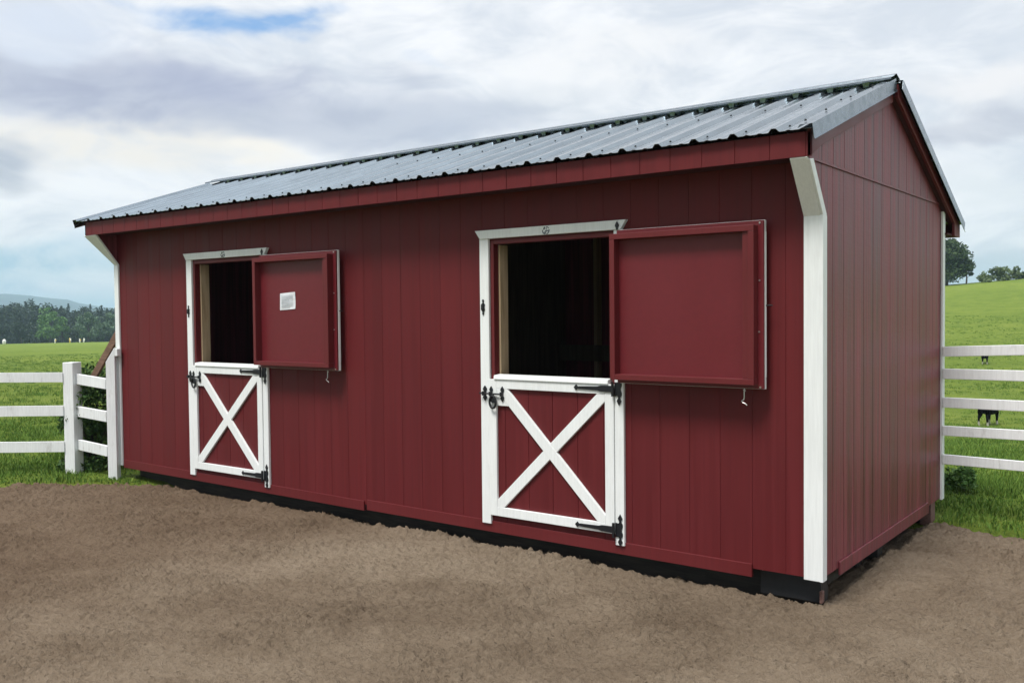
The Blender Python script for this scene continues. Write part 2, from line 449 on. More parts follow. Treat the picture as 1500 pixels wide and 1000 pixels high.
# rake flashing: a flat on the roof and a leg over the board
for xs in (RXR, RXL):
    o = 1 if xs > 0 else -1
    for side, s1 in ((-1, 1.82), (1, 2.24)):
        ex_ = 0 if side < 0 else o*.034
        a, b_ = slopept(side, 0.02, .032), slopept(side, s1, .032)
        a2, b2 = slopept(side, 0.02, -.046), slopept(side, s1, -.046)
        fl = MB()
        xo, xi = xs+o*.012+ex_, xs-o*.075
        fl.add([(xi, a.y, a.z-.018), (xi+o*.015, a.y, a.z), (xo, a.y, a.z), (xo+o*.001, a2.y, a2.z), (xo+o*.008, a2.y, a2.z-.012),
                (xi, b_.y, b_.z-.018), (xi+o*.015, b_.y, b_.z), (xo, b_.y, b_.z), (xo+o*.001, b2.y, b2.z), (xo+o*.008, b2.y, b2.z-.012)],
               [(i, i+1, i+6, i+5) for i in range(4)])
        ob = part('rake_flashing', fl, 'roof_trim'); md = ob.modifiers.new('gauge', 'SOLIDIFY'); md.thickness = .002
# roof screws on the flats of the front slope
scr = MB().tube([(0, 0, -.002), (0, 0, .004)], .0075, 10).tube([(0, 0, .004), (0, 0, .008)], .0045, 6)
me = build('roof_screw', scr, M['screw_dark'], barn, (0, 0, 0))
first = True
def put_screw(x, s, h=.008, side=-1):
    global first
    o = me if first else me.copy()
    if not first: COL.objects.link(o)
    first = False
    p = slopept(side, s, h+.006); o.location = (x-ORG[0], p.y-ORG[1], p.z-ORG[2]); o.rotation_euler = (math.atan(SF), 0, 0)
for k in range(31):
    for s in ((1.70,) if k > 16 else (1.70, .72)): put_screw(RX0+.043-k*RIB*1.0 if k else RX0+.06, s)
for s in (.35, .85, 1.35, 1.72): put_screw(L-.015, s, .033)

# ------------------------------------------------------------------ dutch doors (second one built, first one copied)
Y0 = -.001
doorparts = []
def dp(name, mb, m, parent=barn, bevel=.003, **k):
    o = part(name, mb, m, parent, bevel, **k)
    if parent is barn: doorparts.append(o)
    return o
hd = dp('door_header', MB().prism([(5.168, 2.403), (6.500, 2.403), (6.455, 2.338), (5.216, 2.338)], 'y', -.036, Y0), 'white')
# round horse-tack emblem on the header
EM = (5.836, 2.370)
def arc(cx, cz, r, a0, a1, wd, n=10):
    o_, i_ = [], []
    for q in range(n+1):
        a = R(a0+(a1-a0)*q/n); o_.append((cx+math.cos(a)*r, cz+math.sin(a)*r)); i_.append((cx+math.cos(a)*(r-wd), cz+math.sin(a)*(r-wd)))
    return o_+i_[::-1]
em = MB()
em.prism(arc(EM[0], EM[1], .033, 175, 262, .008), 'y', -.0385, -.036)
em.prism(arc(EM[0], EM[1], .033, 282, 365, .008), 'y', -.0385, -.036)
em.prism(arc(EM[0]+.008, EM[1]+.006, .020, 20, 110, .006), 'y', -.0385, -.036)
em.prism([(EM[0]-.006, EM[1]-.006), (EM[0]+.002, EM[1]+.002), (EM[0]+.028, EM[1]-.002), (EM[0]+.026, EM[1]-.010), (EM[0]+.008, EM[1]-.008), (EM[0], EM[1]-.02)], 'y', -.0386, -.036)
em.prism([(EM[0]-.016, EM[1]-.016), (EM[0]-.010, EM[1]-.010), (EM[0]+.002, EM[1]-.022), (EM[0]-.002, EM[1]-.027)], 'y', -.0387, -.036)
e1 = part('emblem', em, 'emblem_grey', hd)
ed = MB(); ed.prism([(EM[0]-.014+.007*math.cos(a*.5236)*.8+.003*math.sin(a*.5236), EM[1]+.014+.011*math.sin(a*.5236)) for a in range(12)], 'y', -.0388, -.036)
ed.prism([(EM[0]+.004+.004*math.cos(a*.7854), EM[1]+.012+.005*math.sin(a*.7854)) for a in range(8)], 'y', -.0388, -.036)
part('emblem', ed, 'emblem_dark', hd)
def spear(cx, cz, w_, h_, up=1):     # a spearhead outline: neck, shoulders, tip
    return [(cx-w_*.22, cz), (cx-w_*.25, cz+up*h_*.25), (cx-w_*.5, cz+up*h_*.5), (cx-w_*.32, cz+up*h_*.72), (cx, cz+up*h_),
            (cx+w_*.32, cz+up*h_*.72), (cx+w_*.5, cz+up*h_*.5), (cx+w_*.25, cz+up*h_*.25), (cx+w_*.22, cz)]
part('hinge_tip', MB().prism(spear(6.432, 2.335, .034, .060), 'y', -.042, -.036), 'iron', hd, .0015)
jm = dp('door_jamb', MB().box(5.206, 5.292, -.026, Y0, .163, 2.338), 'white')
part('catch_plate', MB().prism([(5.232, 1.768), (5.240, 1.76), (5.248, 1.768), (5.244, 1.785), (5.258, 1.80), (5.252, 1.82), (5.258, 1.84), (5.244, 1.855), (5.249, 1.872), (5.240, 1.882), (5.231, 1.872),
     (5.236, 1.855), (5.222, 1.84), (5.228, 1.82), (5.222, 1.80), (5.236, 1.785)], 'y', -.034, -.026).box(5.230, 5.250, -.046, -.034, 1.80, 1.84), 'iron', jm, .0015)
jr = dp('door_jamb', MB().box(6.396, 6.467, -.026, Y0, .158, 2.338), 'white')
dp('door_stop', MB().box(5.3055, 5.332, -.012, .05, .226, 2.3245).box(5.332, 6.3945, -.012, .05, 2.295, 2.3245).box(6.37, 6.3945, -.012, .05, .226, 2.295), 'red_smooth')
dp('jamb_stud', MB().box(5.3255, 5.345, .051, .150, .201, 2.292), 'lumber')
# lower leaf
DXa, DXb, DZa, DZb = 5.2945, 6.3935, .235, 1.275
lw = MB(); grooved(lw, DXa, DXb, DZa, DZb, -.014, .03, gd=.005, groove=.006)
leaf = dp('lower_door', lw, 'red_front', bevel=0)
PX0, PX1, PZ0, PZ1 = 5.362, 6.322, .304, 1.205
Ya, Yb = -.036, -.0142
part('door_stile', MB().box(DXa, PX0, Ya, Yb, DZa, DZb-.001), 'white', leaf, .0025)
part('door_stile', MB().box(PX1, DXb, Ya, Yb, DZa, DZb-.001), 'white', leaf, .0025)
part('door_rail', MB().box(PX0+.0005, PX1-.0005, Ya, Yb, PZ1, DZb-.001), 'white', leaf, .0025)
part('door_rail', MB().box(PX0+.0005, PX1-.0005, Ya, Yb, DZa, PZ0), 'white', leaf, .0025)
part('door_cap', MB().hexa([(5.345, -.046, DZb), (6.352, -.046, DZb), (6.352, .03, DZb), (5.345, .03, DZb),
                            (5.345, -.040, 1.305), (6.352, -.040, 1.305), (6.352, .03, 1.311), (5.345, .03, 1.311)]), 'white', leaf, .003)
def crossbar(a, b_, wd, y0, y1, clip):
    """diagonal board between two corners, its ends mitred by the frame"""
    a, b_ = Vector(a), Vector(b_); d = (b_-a).normalized(); n = Vector((-d.y, d.x))*wd/2
    poly = [a+n-d*.3, a-n-d*.3, b_-n+d*.3, b_+n+d*.3]
    x0, x1, z0, z1 = clip
    def cl(poly, f, g):
        out = []
        for i in range(len(poly)):
            p, q = poly[i], poly[(i+1) % len(poly)]
            if f(p) >= 0: out.append(p)
            if (f(p) >= 0) != (f(q) >= 0): out.append(p+(q-p)*(f(p)/(f(p)-f(q))))
        return out
    for f in (lambda p: p.x-x0, lambda p: x1-p.x, lambda p: p.y-z0, lambda p: z1-p.y): poly = cl(poly, f, None)
    return MB().prism([tuple(p) for p in poly], 'y', y0, y1)
clip = (PX0+.0005, PX1-.0005, PZ0+.0005, PZ1-.0005)
part('cross_brace', crossbar((PX0+.015, PZ0+.01), (PX1-.015, PZ1-.01), .082, -.0342, Yb, clip), 'white', leaf, .0025)
part('cross_brace', crossbar((PX0+.055, PZ1-.01), (PX1-.015, PZ0+.01), .082, -.0352, Yb, clip), 'white', leaf, .0025)
part('corner_block', MB().prism([(PX0+.0005, 1.075), (5.475, 1.075), (5.53, 1.10), (5.43, 1.2045), (PX0+.0005, 1.2045)], 'y', -.0332, Yb), 'white', leaf, .002)

def strap_hinge(x0, x1, xp, z, top=True):
    hb = MB()
    yA, yB = -.043, Ya
    L_ = x1-x0
    out = [(x0, z+.001), (x0+.020, z+.021), (x0+.032, z+.008), (x0+.045, z+.010), (x0+L_*.62, z+.014), (x0+L_*.70, z+.021), (x1, z+.023),
           (x1, z-.023), (x0+L_*.70, z-.021), (x0+L_*.62, z-.014), (x0+.045, z-.010), (x0+.032, z-.008), (x0+.020, z-.019)]
    hb.prism(out, 'y', yA-.002, yB)
    c = xp-.012
    plate = [(x1+.012, z-.05), (x1+.012, z+.05), (c-.012, z+.046), (c-.006, z+.06), (c-.018, z+.082), (c-.007, z+.10), (c, z+.112), (c+.007, z+.10), (c+.018, z+.082),
             (c+.006, z+.06), (c+.020, z+.04), (c+.020, z+.025), (c+.010, z), (c+.020, z-.025), (c+.020, z-.04), (c+.006, z-.06), (c+.018, z-.082), (c+.007, z-.10), (c, z-.112),
             (c-.007, z-.10), (c-.018, z-.082), (c-.006, z-.06), (c-.012, z-.046)]
    if top: plate = [p if p[1] < z+.05 else (p[0], z+.047) for p in plate]
    hb.prism(plate, 'y', -.0345, -.026)
    hb.tube([(x1+.006, -.050, z-.05), (x1+.006, -.050, z+.05)], .010, 10)
    return hb
part('hinge', strap_hinge(6.070, 6.388, 6.447, 1.243, True), 'iron', leaf, .0015)
part('hinge', strap_hinge(6.072, 6.388, 6.449, .266, False), 'iron', leaf, .0015)
# slide bolt with spear-ended plates and a drop ring
lt = MB()
def dbl(cx, cz, w_, h_): 
    return spear(cx, cz, w_, h_, 1)+list(reversed(spear(cx, cz, w_, h_, -1)))
for cx, hh, ww, y in ((5.250, .058, .040, -.026), (5.318, .056, .034, Ya), (5.424, .058, .036, -.0352)):
    poly = spear(cx, 1.166, ww, hh, 1)+[(p[0], p[1]) for p in reversed(spear(cx, 1.164, ww, hh, -1))]
    lt.prism(poly, 'y', y-.008, y)
lt.tube([(5.213, -.052, 1.165), (5.440, -.052, 1.163)], .0065, 8)
for cx in (5.250, 5.318, 5.424): lt.box(cx-.009, cx+.009, -.062, -.034, 1.148, 1.180)
latch = part('slide_bolt', lt, 'iron', leaf, .001)
rg = MB(); ring = [(5.347+.030*math.cos(a), -.060, 1.103+.046*math.sin(a)) for a in np.linspace(0, 2*math.pi, 25)]
rg.tube(ring, .0085, 8); rg.prism([(5.347+.026*math.cos(a), 1.118+.024*math.sin(a)) for a in np.linspace(0, 2*math.pi, 13)[:-1]], 'y', -.058, -.048)
rg.tube([(5.347, -.058, 1.14), (5.347, -.052, 1.165)], .008, 6)
part('ring_handle', rg, 'iron', leaf, smooth=False)
# open upper leaf, folded flat against the wall: sheet, frame, white trim seen on edge, screws, hook
UX0, UX1, UZ0, UZ1 = 6.440, 7.462, 1.318, 2.298
FX1, FZ0, FZ1 = 7.500, 1.290, 2.330
uleaf = dp('upper_door', MB().box(UX0+.02, FX1-.001, -.092, -.0745, FZ0+.003, FZ1-.003), 'red_panel', bevel=.002)
fy0, fy1 = -.158, -.0921
part('door_frame', MB().box(UX0, UX0+.038, fy0, fy1, UZ0, UZ1-.038), 'red_smooth', uleaf, .0025)
part('door_frame', MB().box(UX1-.038, UX1, fy0, fy1, UZ0+.038, UZ1-.038), 'red_smooth', uleaf, .0025)
part('door_frame', MB().box(UX1-.078, UX1-.0385, fy0+.012, fy1, UZ0+.0385, UZ1-.0385), 'red_smooth', uleaf, .0025)
part('door_frame', MB().box(UX0, UX1, fy0-.001, fy1, UZ1-.0375, UZ1), 'red_smooth', uleaf, .0025)
part('door_frame', MB().box(UX0+.0385, UX1, fy0-.001, fy1, UZ0, UZ0+.0375), 'red_smooth', uleaf, .0025)
part('edge_trim', MB().box(UX0+.03, FX1, -.0742, -.050, FZ0, FZ0+.07).box(UX0+.03, FX1, -.0742, -.050, FZ1-.07, FZ1).box(FX1-.07, FX1+.002, -.0742, -.0505, FZ0+.0705, FZ1-.0705), 'white', uleaf, .002)
sm = MB().tube([(0, .002, 0), (0, -.004, 0)], .006, 8)
s0 = None
for (x, z) in ((7.474, 1.96), (7.471, 1.645), (7.476, 2.312), (7.478, 1.303)):
    if s0 is None:
        s0 = build('screw', sm, M['steel'], uleaf, (0, 0, 0)); q = s0
    else:
        q = s0.copy(); COL.objects.link(q)
    q.location = (x-ORG[0], -.093-ORG[1], z-ORG[2])
hk = MB().tube([(7.372, -.085, 1.293), (7.370, -.088, 1.275), (7.371, -.090, 1.235), (7.369, -.092, 1.222), (7.356, -.094, 1.212), (7.362, -.095, 1.204), (7.380, -.096, 1.198), (7.392, -.096, 1.188)], .0035, 6)
hk.tube([(7.364, -.088, 1.281), (7.371, -.088, 1.286), (7.378, -.088, 1.280), (7.377, -.088, 1.273)], .003, 6)
part('hook', hk, 'steel', uleaf)
part('hinge', MB().box(6.445, 6.466, -.10, -.03, 1.345, 1.44).box(6.445, 6.466, -.10, -.03, 2.18, 2.28), 'iron', uleaf, .001)
part('bolt_tip', MB().tube([(7.503, -.062, 1.806), (7.545, -.062, 1.806)], .004, 6), 'iron', uleaf)
for o in list(doorparts): copy_tree(o, barn, (DX, 0, 0))

# paper notice stuck on the left upper door
pn = MB(); PN = (3.03, -.0945, 1.90)
W_, H_ = .105, .076
gr = [[(PN[0]+(-W_+2*W_*i/4)+.004*(j/4), -.0945-.004*math.sin(i*1.3)*math.sin(j*1.1)-.001, PN[2]-H_+2*H_*j/4+.011*(i/4-.5)) for i in range(5)] for j in range(5)]
pn.v = [p for r in gr for p in r]; pn.f = [(j*5+i, j*5+i+1, j*5+i+6, j*5+i+5) for j in range(4) for i in range(4)]
no = build('paper_notice', pn, M['paper'], None, PN, label='small white paper notice stuck inside the left open upper door', category='notice')
no.location = PN; md = no.modifiers.new('sheet', 'SOLIDIFY'); md.thickness = .0012
ik = MB()
for j in range(9):
    z = PN[2]+.050-j*.0125; x1 = PN[0]+.078-(.05 if j in (3, 8) else 0)
    ik.box(PN[0]-.080, x1, -.1022, -.1012, z-.002, z+.002)
build('print', ik, M['ink'], no, PN)

# ================================================================== LAND
fh = Vector((fw.x, fw.y)).normalized(); rh = Vector((fh.y, -fh.x))
def grass_side(x, y):
    """> 0 on grass, < 0 on the bare soil of the yard"""
    n = .22*fbm(x*.9, y*.9, 3, 11)+.12*perlin(x*4, y*4, 15)+.08*perlin(x*11, y*11, 16)
    sl = (x+.518)*-.62+(y+1.047)*.78
    sr = y-(2.70-.12*(x-7.93))
    q = sstep(2.5, 5.5, x)
    s = sl*(1-q)+sr*q
    s = np.maximum(s, np.maximum(np.maximum(-4.6-x, x-14), -8.5-y)*.8)
    return s+n
def land_z(x, y):
    """rolling field: falls away to the left, dips then climbs to a crest on the right"""
    px, py = x-CAM.x, y-CAM.y
    d = np.hypot(px, py); a = np.degrees(np.arctan2(px*rh.x+py*rh.y, px*fh.x+py*fh.y))
    dd = d*.889
    zl = np.interp(dd, [0, 11.5, 30, 100, 218, 260, 500, 3000, 6000], [0, 0, -.30, -1.75, -4.35, -5.6, -7, -9, -9])
    zr = np.interp(dd, [0, 8.5, 11, 14, 18, 24, 32, 45, 70, 95, 120, 135, 200, 600, 6000], [0, 0, -.12, -.38, -.78, -1.27, -1.30, -.95, 1.05, 3.15, 4.80, 4.85, 2, -5, -9])
    q = sstep(-12, 14, np.where(np.abs(a) > 150, 0, a))
    rise = sstep(60, 120, dd)*(1-sstep(125, 200, dd))*np.clip(a-25, -3, 6)*.16*q
    return zl*(1-q)+zr*q+rise

def mesh_from_np(name, co, faces, material=None, smooth=True, attrs=None):
    me = bpy.data.meshes.new(name); nv = len(co); k = faces.shape[1]; nf = len(faces)
    me.vertices.add(nv); me.vertices.foreach_set('co', np.ascontiguousarray(co, dtype=np.float32).ravel())
    me.loops.add(nf*k); me.loops.foreach_set('vertex_index', np.ascontiguousarray(faces, dtype=np.int32).ravel())
    me.polygons.add(nf); me.polygons.foreach_set('loop_start', np.arange(0, nf*k, k, dtype=np.int32))
    me.polygons.foreach_set('loop_total', np.full(nf, k, dtype=np.int32))
    if smooth: me.polygons.foreach_set('use_smooth', np.ones(nf, dtype=bool))
    me.update(calc_edges=True); me.validate()
    if material: me.materials.append(material)
    return me
def grid_faces(nr, nc, wrap=False):
    i, j = np.meshgrid(np.arange(nr-1), np.arange(nc if wrap else nc-1), indexing='ij')
    j2 = (j+1) % nc
    return np.stack([i*nc+j, i*nc+j2, (i+1)*nc+j2, (i+1)*nc+j], -1).reshape(-1, 4)

# meadow
m, t, b = mat('meadow grass'); po = position(t)
n1 = t.noise(po, .06, 5, .6); n2 = t.noise(po, .7, 6, .7); n3 = t.noise(po, 7, 5, .75)
f = t.math('ADD', t.math('MULTIPLY', n1, .3), t.math('ADD', t.math('MULTIPLY', n2, .4), t.math('MULTIPLY', n3, .3)))
c = t.ramp(f, [(.36, (.095, .155, .022, 1)), (.49, (.155, .225, .032, 1)), (.62, (.23, .285, .05, 1))])
t.put(b.inputs['Base Color'], c); b.inputs['Roughness'].default_value = .9; b.inputs['Specular IOR Level'].default_value = .1
t.put(b.inputs['Normal'], t.bump(t.math('ADD', n3, t.math('MULTIPLY', n2, .8)), 1, .2)); M['meadow'] = m
rad = np.concatenate([np.linspace(.5, 30, 70), np.geomspace(31, 6000, 90)])
th = np.linspace(0, 2*np.pi, 241)[:-1]
rr, tt = np.meshgrid(rad, th, indexing='ij')
fx, fy = CAM.x+rr*np.cos(tt), CAM.y+rr*np.sin(tt)
fz = land_z(fx, fy)+.03*fbm(fx*.35, fy*.35, 3, 5)*np.clip(rr/12, 0, 1)
gs = grass_side(fx, fy)
fz = np.where(gs < .35, fz-.16*(1-sstep(-.25, .35, gs)), fz)
link('field', mesh_from_np('field', np.stack([fx, fy, fz], -1).reshape(-1, 3), grid_faces(len(rad), 240, True)), M['meadow'], kind='structure')

# bare soil yard
m, t, b = mat('bare sandy soil'); po = position(t)
big = t.noise(po, .32, 4, .55); mid = t.noise(po, 2.2, 5, .6); fine = t.noise(po, 34, 5, .7); fine2 = t.noise(po, 110, 3, .7)
f = t.math('ADD', t.math('MULTIPLY', big, .5), t.math('ADD', t.math('MULTIPLY', mid, .25), t.math('MULTIPLY', fine, .25)))
c = t.ramp(f, [(.36, (.120, .086, .058, 1)), (.5, (.215, .166, .118, 1)), (.64, (.30, .242, .178, 1))])
sp = t.new('ShaderNodeSeparateXYZ'); t.put(sp.inputs[0], po)
damp = t.mapr(t.math('ADD', sp.outputs[0], t.math('MULTIPLY', big, 3.0)), 4.0, 8.0, .75, 0)      # damper, browner soil at the left of the yard
c = t.mix(damp, c, t.mix(1.0, c, (.62, .54, .50, 1), 'MULTIPLY'))
t.put(b.inputs['Base Color'], c); b.inputs['Roughness'].default_value = .95; b.inputs['Specular IOR Level'].default_value = .1
h = t.math('ADD', fine, t.math('MULTIPLY', fine2, .5))
t.put(b.inputs['Normal'], t.bump(h, 1.0, .03)); M['soil'] = m
gx = np.concatenate([np.arange(-5, -1.3, .05), np.arange(-1.3, 10.3, .0125), np.arange(10.3, 14.4, .05)])
gy = np.concatenate([np.arange(-9, -4.7, .06), np.arange(-4.7, .1, .0125), np.arange(.1, 4.0, .02)])
X, Y = np.meshgrid(gx, gy, indexing='xy')
U_, V_ = X*rh.x+Y*rh.y, X*fh.x+Y*fh.y                       # raked across the view of the yard
wx, wy = .10*perlin(U_*5, V_*5, 30), .10*perlin(U_*5, V_*5, 31)
cl = 1-np.abs(fbm((U_+wx)*6, (V_+wy)*9, 2, 40))*2.2        # billowed clods
cl2 = np.abs(perlin((U_+wy*.7)*8.5, (V_+wx*.7)*17, 50))*2.2
cl3 = np.abs(perlin((U_+wx*.4)*15, (V_+wy*.4)*31, 53))*2.2
cl4 = np.abs(perlin((U_+wy*.3)*27, (V_+wx*.3)*41, 57))*2.2
env = .55+.45*sstep(-.3, .4, fbm(U_*1.3, V_*1.3, 3, 77))
Z = .030*fbm(U_*.8, V_*.8, 3, 20)+env*(.014*cl+.030*cl2**.7+.032*cl3**.7+.022*cl4**.7)-.055
inside = (X > .0) & (X < L)
bank = np.exp(-((Y+.10)/.15)**2)*sstep(.2, 1.0, X)*(1-sstep(6.9, 7.6, X))*np.maximum(0, .008+.050*perlin(X*1.7, Y*0+3, 71)+.05*perlin(X*6, Y*6, 73))
bank += np.exp(-((X-L-.2)/.17)**2)*sstep(.3, .8, Y)*(1-.8*sstep(1.6, 2.3, Y))*.018*(1+1.5*perlin(Y*2.0, X*0+9, 72))
trench = sstep(-.02, .12, Y)*sstep(.0, .1, X)*(1-sstep(L-.1, L+.02, X))
Z = Z+bank-.05*trench
g2 = grass_side(X, Y)
Z = Z-.14*sstep(-.06, .30, g2)
yard = link('yard', mesh_from_np('yard', np.stack([X, Y, Z], -1).reshape(-1, 3), grid_faces(len(gy), len(gx))), M['soil'], kind='structure')

# ------------------------------------------------------------------ grass blades near the fences
m, t, b = mat('grass blades')
ri = t.new('ShaderNodeNewGeometry').outputs['Random Per Island']; po = position(t)
pn_ = t.noise(po, 1.4, 3)
c = t.ramp(t.math('ADD', t.math('MULTIPLY', ri, .6), t.math('MULTIPLY', pn_, .45)), [(.15, (.042, .105, .014, 1)), (.5, (.095, .18, .026, 1)), (.85, (.17, .25, .045, 1))])
t.put(b.inputs['Base Color'], c); b.inputs['Roughness'].default_value = .7; b.inputs['Specular IOR Level'].default_value = .2
M['blade'] = m
def blades(n, x0, x1, y0, y1, hmin, hmax, keep):
    x = rng.uniform(x0, x1, n); y = rng.uniform(y0, y1, n)
    k = keep(x, y); x, y = x[k], y[k]; n = len(x)
    h = rng.uniform(hmin, hmax, n)*(.55+.75*sstep(-.4, .5, fbm(x*1.6, y*1.6, 3, 90)))
    a = rng.uniform(0, 2*np.pi, n); wd = rng.uniform(.003, .007, n)
    bend = rng.uniform(.1, .7, n)*h; ba = rng.uniform(0, 2*np.pi, n)
    z = land_z(x, y)-.015
    p = np.stack([x, y, z], -1); s = np.stack([np.cos(a)*wd, np.sin(a)*wd, 0*a], -1)
    lean = np.stack([np.cos(ba)*bend, np.sin(ba)*bend, 0*a], -1)
    upv = np.stack([0*a, 0*a, h], -1)
    v = np.stack([p-s, p+s, p+s*.8+upv*.55+lean*.3, p-s*.8+upv*.55+lean*.3, p+upv*.95+lean], 1)
    fq = np.arange(n)[:, None]*5
    tris = np.concatenate([fq+np.array([0, 1, 2]), fq+np.array([0, 2, 3]), fq+np.array([3, 2, 4])], 0)
    return v.reshape(-1, 3), tris
barn_out = lambda x, y: ~((x > -.02) & (x < L+.02) & (y > -.02) & (y < D+.05))
near = lambda x, y: np.hypot(x-CAM.x, y-CAM.y)
A = blades(240000, -8, .6, -5, 11, .03, .075, lambda x, y: (grass_side(x, y)+rng.normal(0, .05, len(x)) > .10) & barn_out(x, y) & (rng.random(len(x)) < np.exp(-np.maximum(0, near(x, y)-11)/6)))
B_ = blades(260000, 6, 13.8, 2.2, 19, .03, .08, lambda x, y: (grass_side(x, y)+rng.normal(0, .05, len(x)) > .08) & barn_out(x, y) & (rng.random(len(x)) < np.exp(-np.maximum(0, near(x, y)-9)/6)))
C_ = blades(2600, -2, 9.2, -2.5, 3.2, .015, .05, lambda x, y: (grass_side(x, y) > -.3) & (grass_side(x, y) < .12) & barn_out(x, y))
def tufts(n, a0, a1, d0, d1):
    '''coarser tufts thinning out into the field'''
    d = d0*(d1/d0)**rng.random(n); a = np.radians(rng.uniform(a0, a1, n))
    x = CAM.x+d*(fh.x*np.cos(a)+rh.x*np.sin(a)); y = CAM.y+d*(fh.y*np.cos(a)+rh.y*np.sin(a))
    kk = fbm(x*.5, y*.5, 3, 95) > -.12; x, y, d = x[kk], y[kk], d[kk]; n = len(x)
    m_ = 7; x = np.repeat(x, m_)+rng.normal(0, .05, n*m_); y = np.repeat(y, m_)+rng.normal(0, .05, n*m_); d = np.repeat(d, m_)
    kk = (grass_side(x, y) > .1) & barn_out(x, y); x, y, d = x[kk], y[kk], d[kk]; n = len(x)
    h = rng.uniform(.03, .085, n); aa_ = rng.uniform(0, 2*np.pi, n); wd = .003+.00022*d
    p = np.stack([x, y, land_z(x, y)-.02], -1); sd_ = np.stack([np.cos(aa_)*wd, np.sin(aa_)*wd, 0*aa_], -1)
    tip = np.stack([rng.normal(0, .03, n), rng.normal(0, .03, n), h+.02], -1)
    return np.stack([p-sd_, p+sd_, p+tip], 1).reshape(-1, 3), np.arange(n*3).reshape(-1, 3)
T1 = tufts(10000, -33, -19, 12, 80); T2 = tufts(11000, 21, 33, 10, 80)
vs, fs, k = [], [], 0
for v, f in (A, B_, C_, T1, T2): vs.append(v); fs.append(f+k); k += len(v)
link('grass', mesh_from_np('grass', np.concatenate(vs), np.concatenate(fs), smooth=False), M['blade'], kind='stuff')

# ------------------------------------------------------------------ leaves, bushes and trees
def leaf_mat(name, dark, mid, light, scale=1.0):
    m, t, b = mat(name); ri = t.new('ShaderNodeNewGeometry').outputs['Random Per Island']
    n = t.noise(objco(t), scale, 3)
    c = t.ramp(t.math('ADD', t.math('MULTIPLY', ri, .55), t.math('MULTIPLY', n, .5)), [(.2, dark), (.5, mid), (.85, light)])
    t.put(b.inputs['Base Color'], c); b.inputs['Roughness'].default_value = .65; b.inputs['Specular IOR Level'].default_value = .25
    return m
M['leaf_bush'] = leaf_mat('bush leaves', (.022, .060, .014, 1), (.048, .11, .025, 1), (.12, .19, .045, 1), 5)
M['leaf_weed'] = leaf_mat('weed leaves', (.028, .075, .016, 1), (.055, .13, .024, 1), (.10, .18, .036, 1), 5)
M['leaf_tree'] = leaf_mat('tree leaves', (.018, .040, .016, 1), (.032, .065, .022, 1), (.060, .095, .03, 1), .5)
M['leaf_light'] = leaf_mat('light tree leaves', (.05, .13, .035, 1), (.085, .19, .05, 1), (.14, .25, .06, 1), .25)
M['leaf_grey'] = leaf_mat('grey green leaves', (.055, .115, .065, 1), (.085, .15, .085, 1), (.14, .20, .12, 1), .25)
M['leaf_hedge'] = leaf_mat('hedge leaves', (.075, .12, .05, 1), (.12, .17, .075, 1), (.19, .24, .11, 1), .6)
M['needle'] = leaf_mat('conifer foliage', (.012, .028, .018, 1), (.020, .042, .025, 1), (.036, .062, .034, 1), .12)
M['bark'] = wood('bark', (.03, .025, .02, 1), (.08, .065, .05, 1), (6, 6, 1))

def leaf_quads(cent, size, flat=.0):
    n = len(cent); nrm = rng.normal(size=(n, 3)); nrm[:, 2] += flat; nrm /= np.linalg.norm(nrm, axis=1)[:, None]
    t1 = np.cross(nrm, rng.normal(size=(n, 3))); t1 /= np.linalg.norm(t1, axis=1)[:, None]; t2 = np.cross(nrm, t1)
    s = (size*rng.uniform(.6, 1.3, n))[:, None]
    v = np.stack([cent-t1*s, cent-t2*s*.45, cent+t1*s, cent+t2*s*.45], 1).reshape(-1, 3)
    return v, np.arange(n*4).reshape(-1, 4)

def clump_points(n, centres, radii, zsq=.8):
    k = rng.integers(0, len(centres), n); d = rng.normal(size=(n, 3)); d /= np.linalg.norm(d, axis=1)[:, None]
    r = rng.random(n)**.45
    p = centres[k]+d*(r*radii[k])[:, None]*np.array([1, 1, zsq]); return p

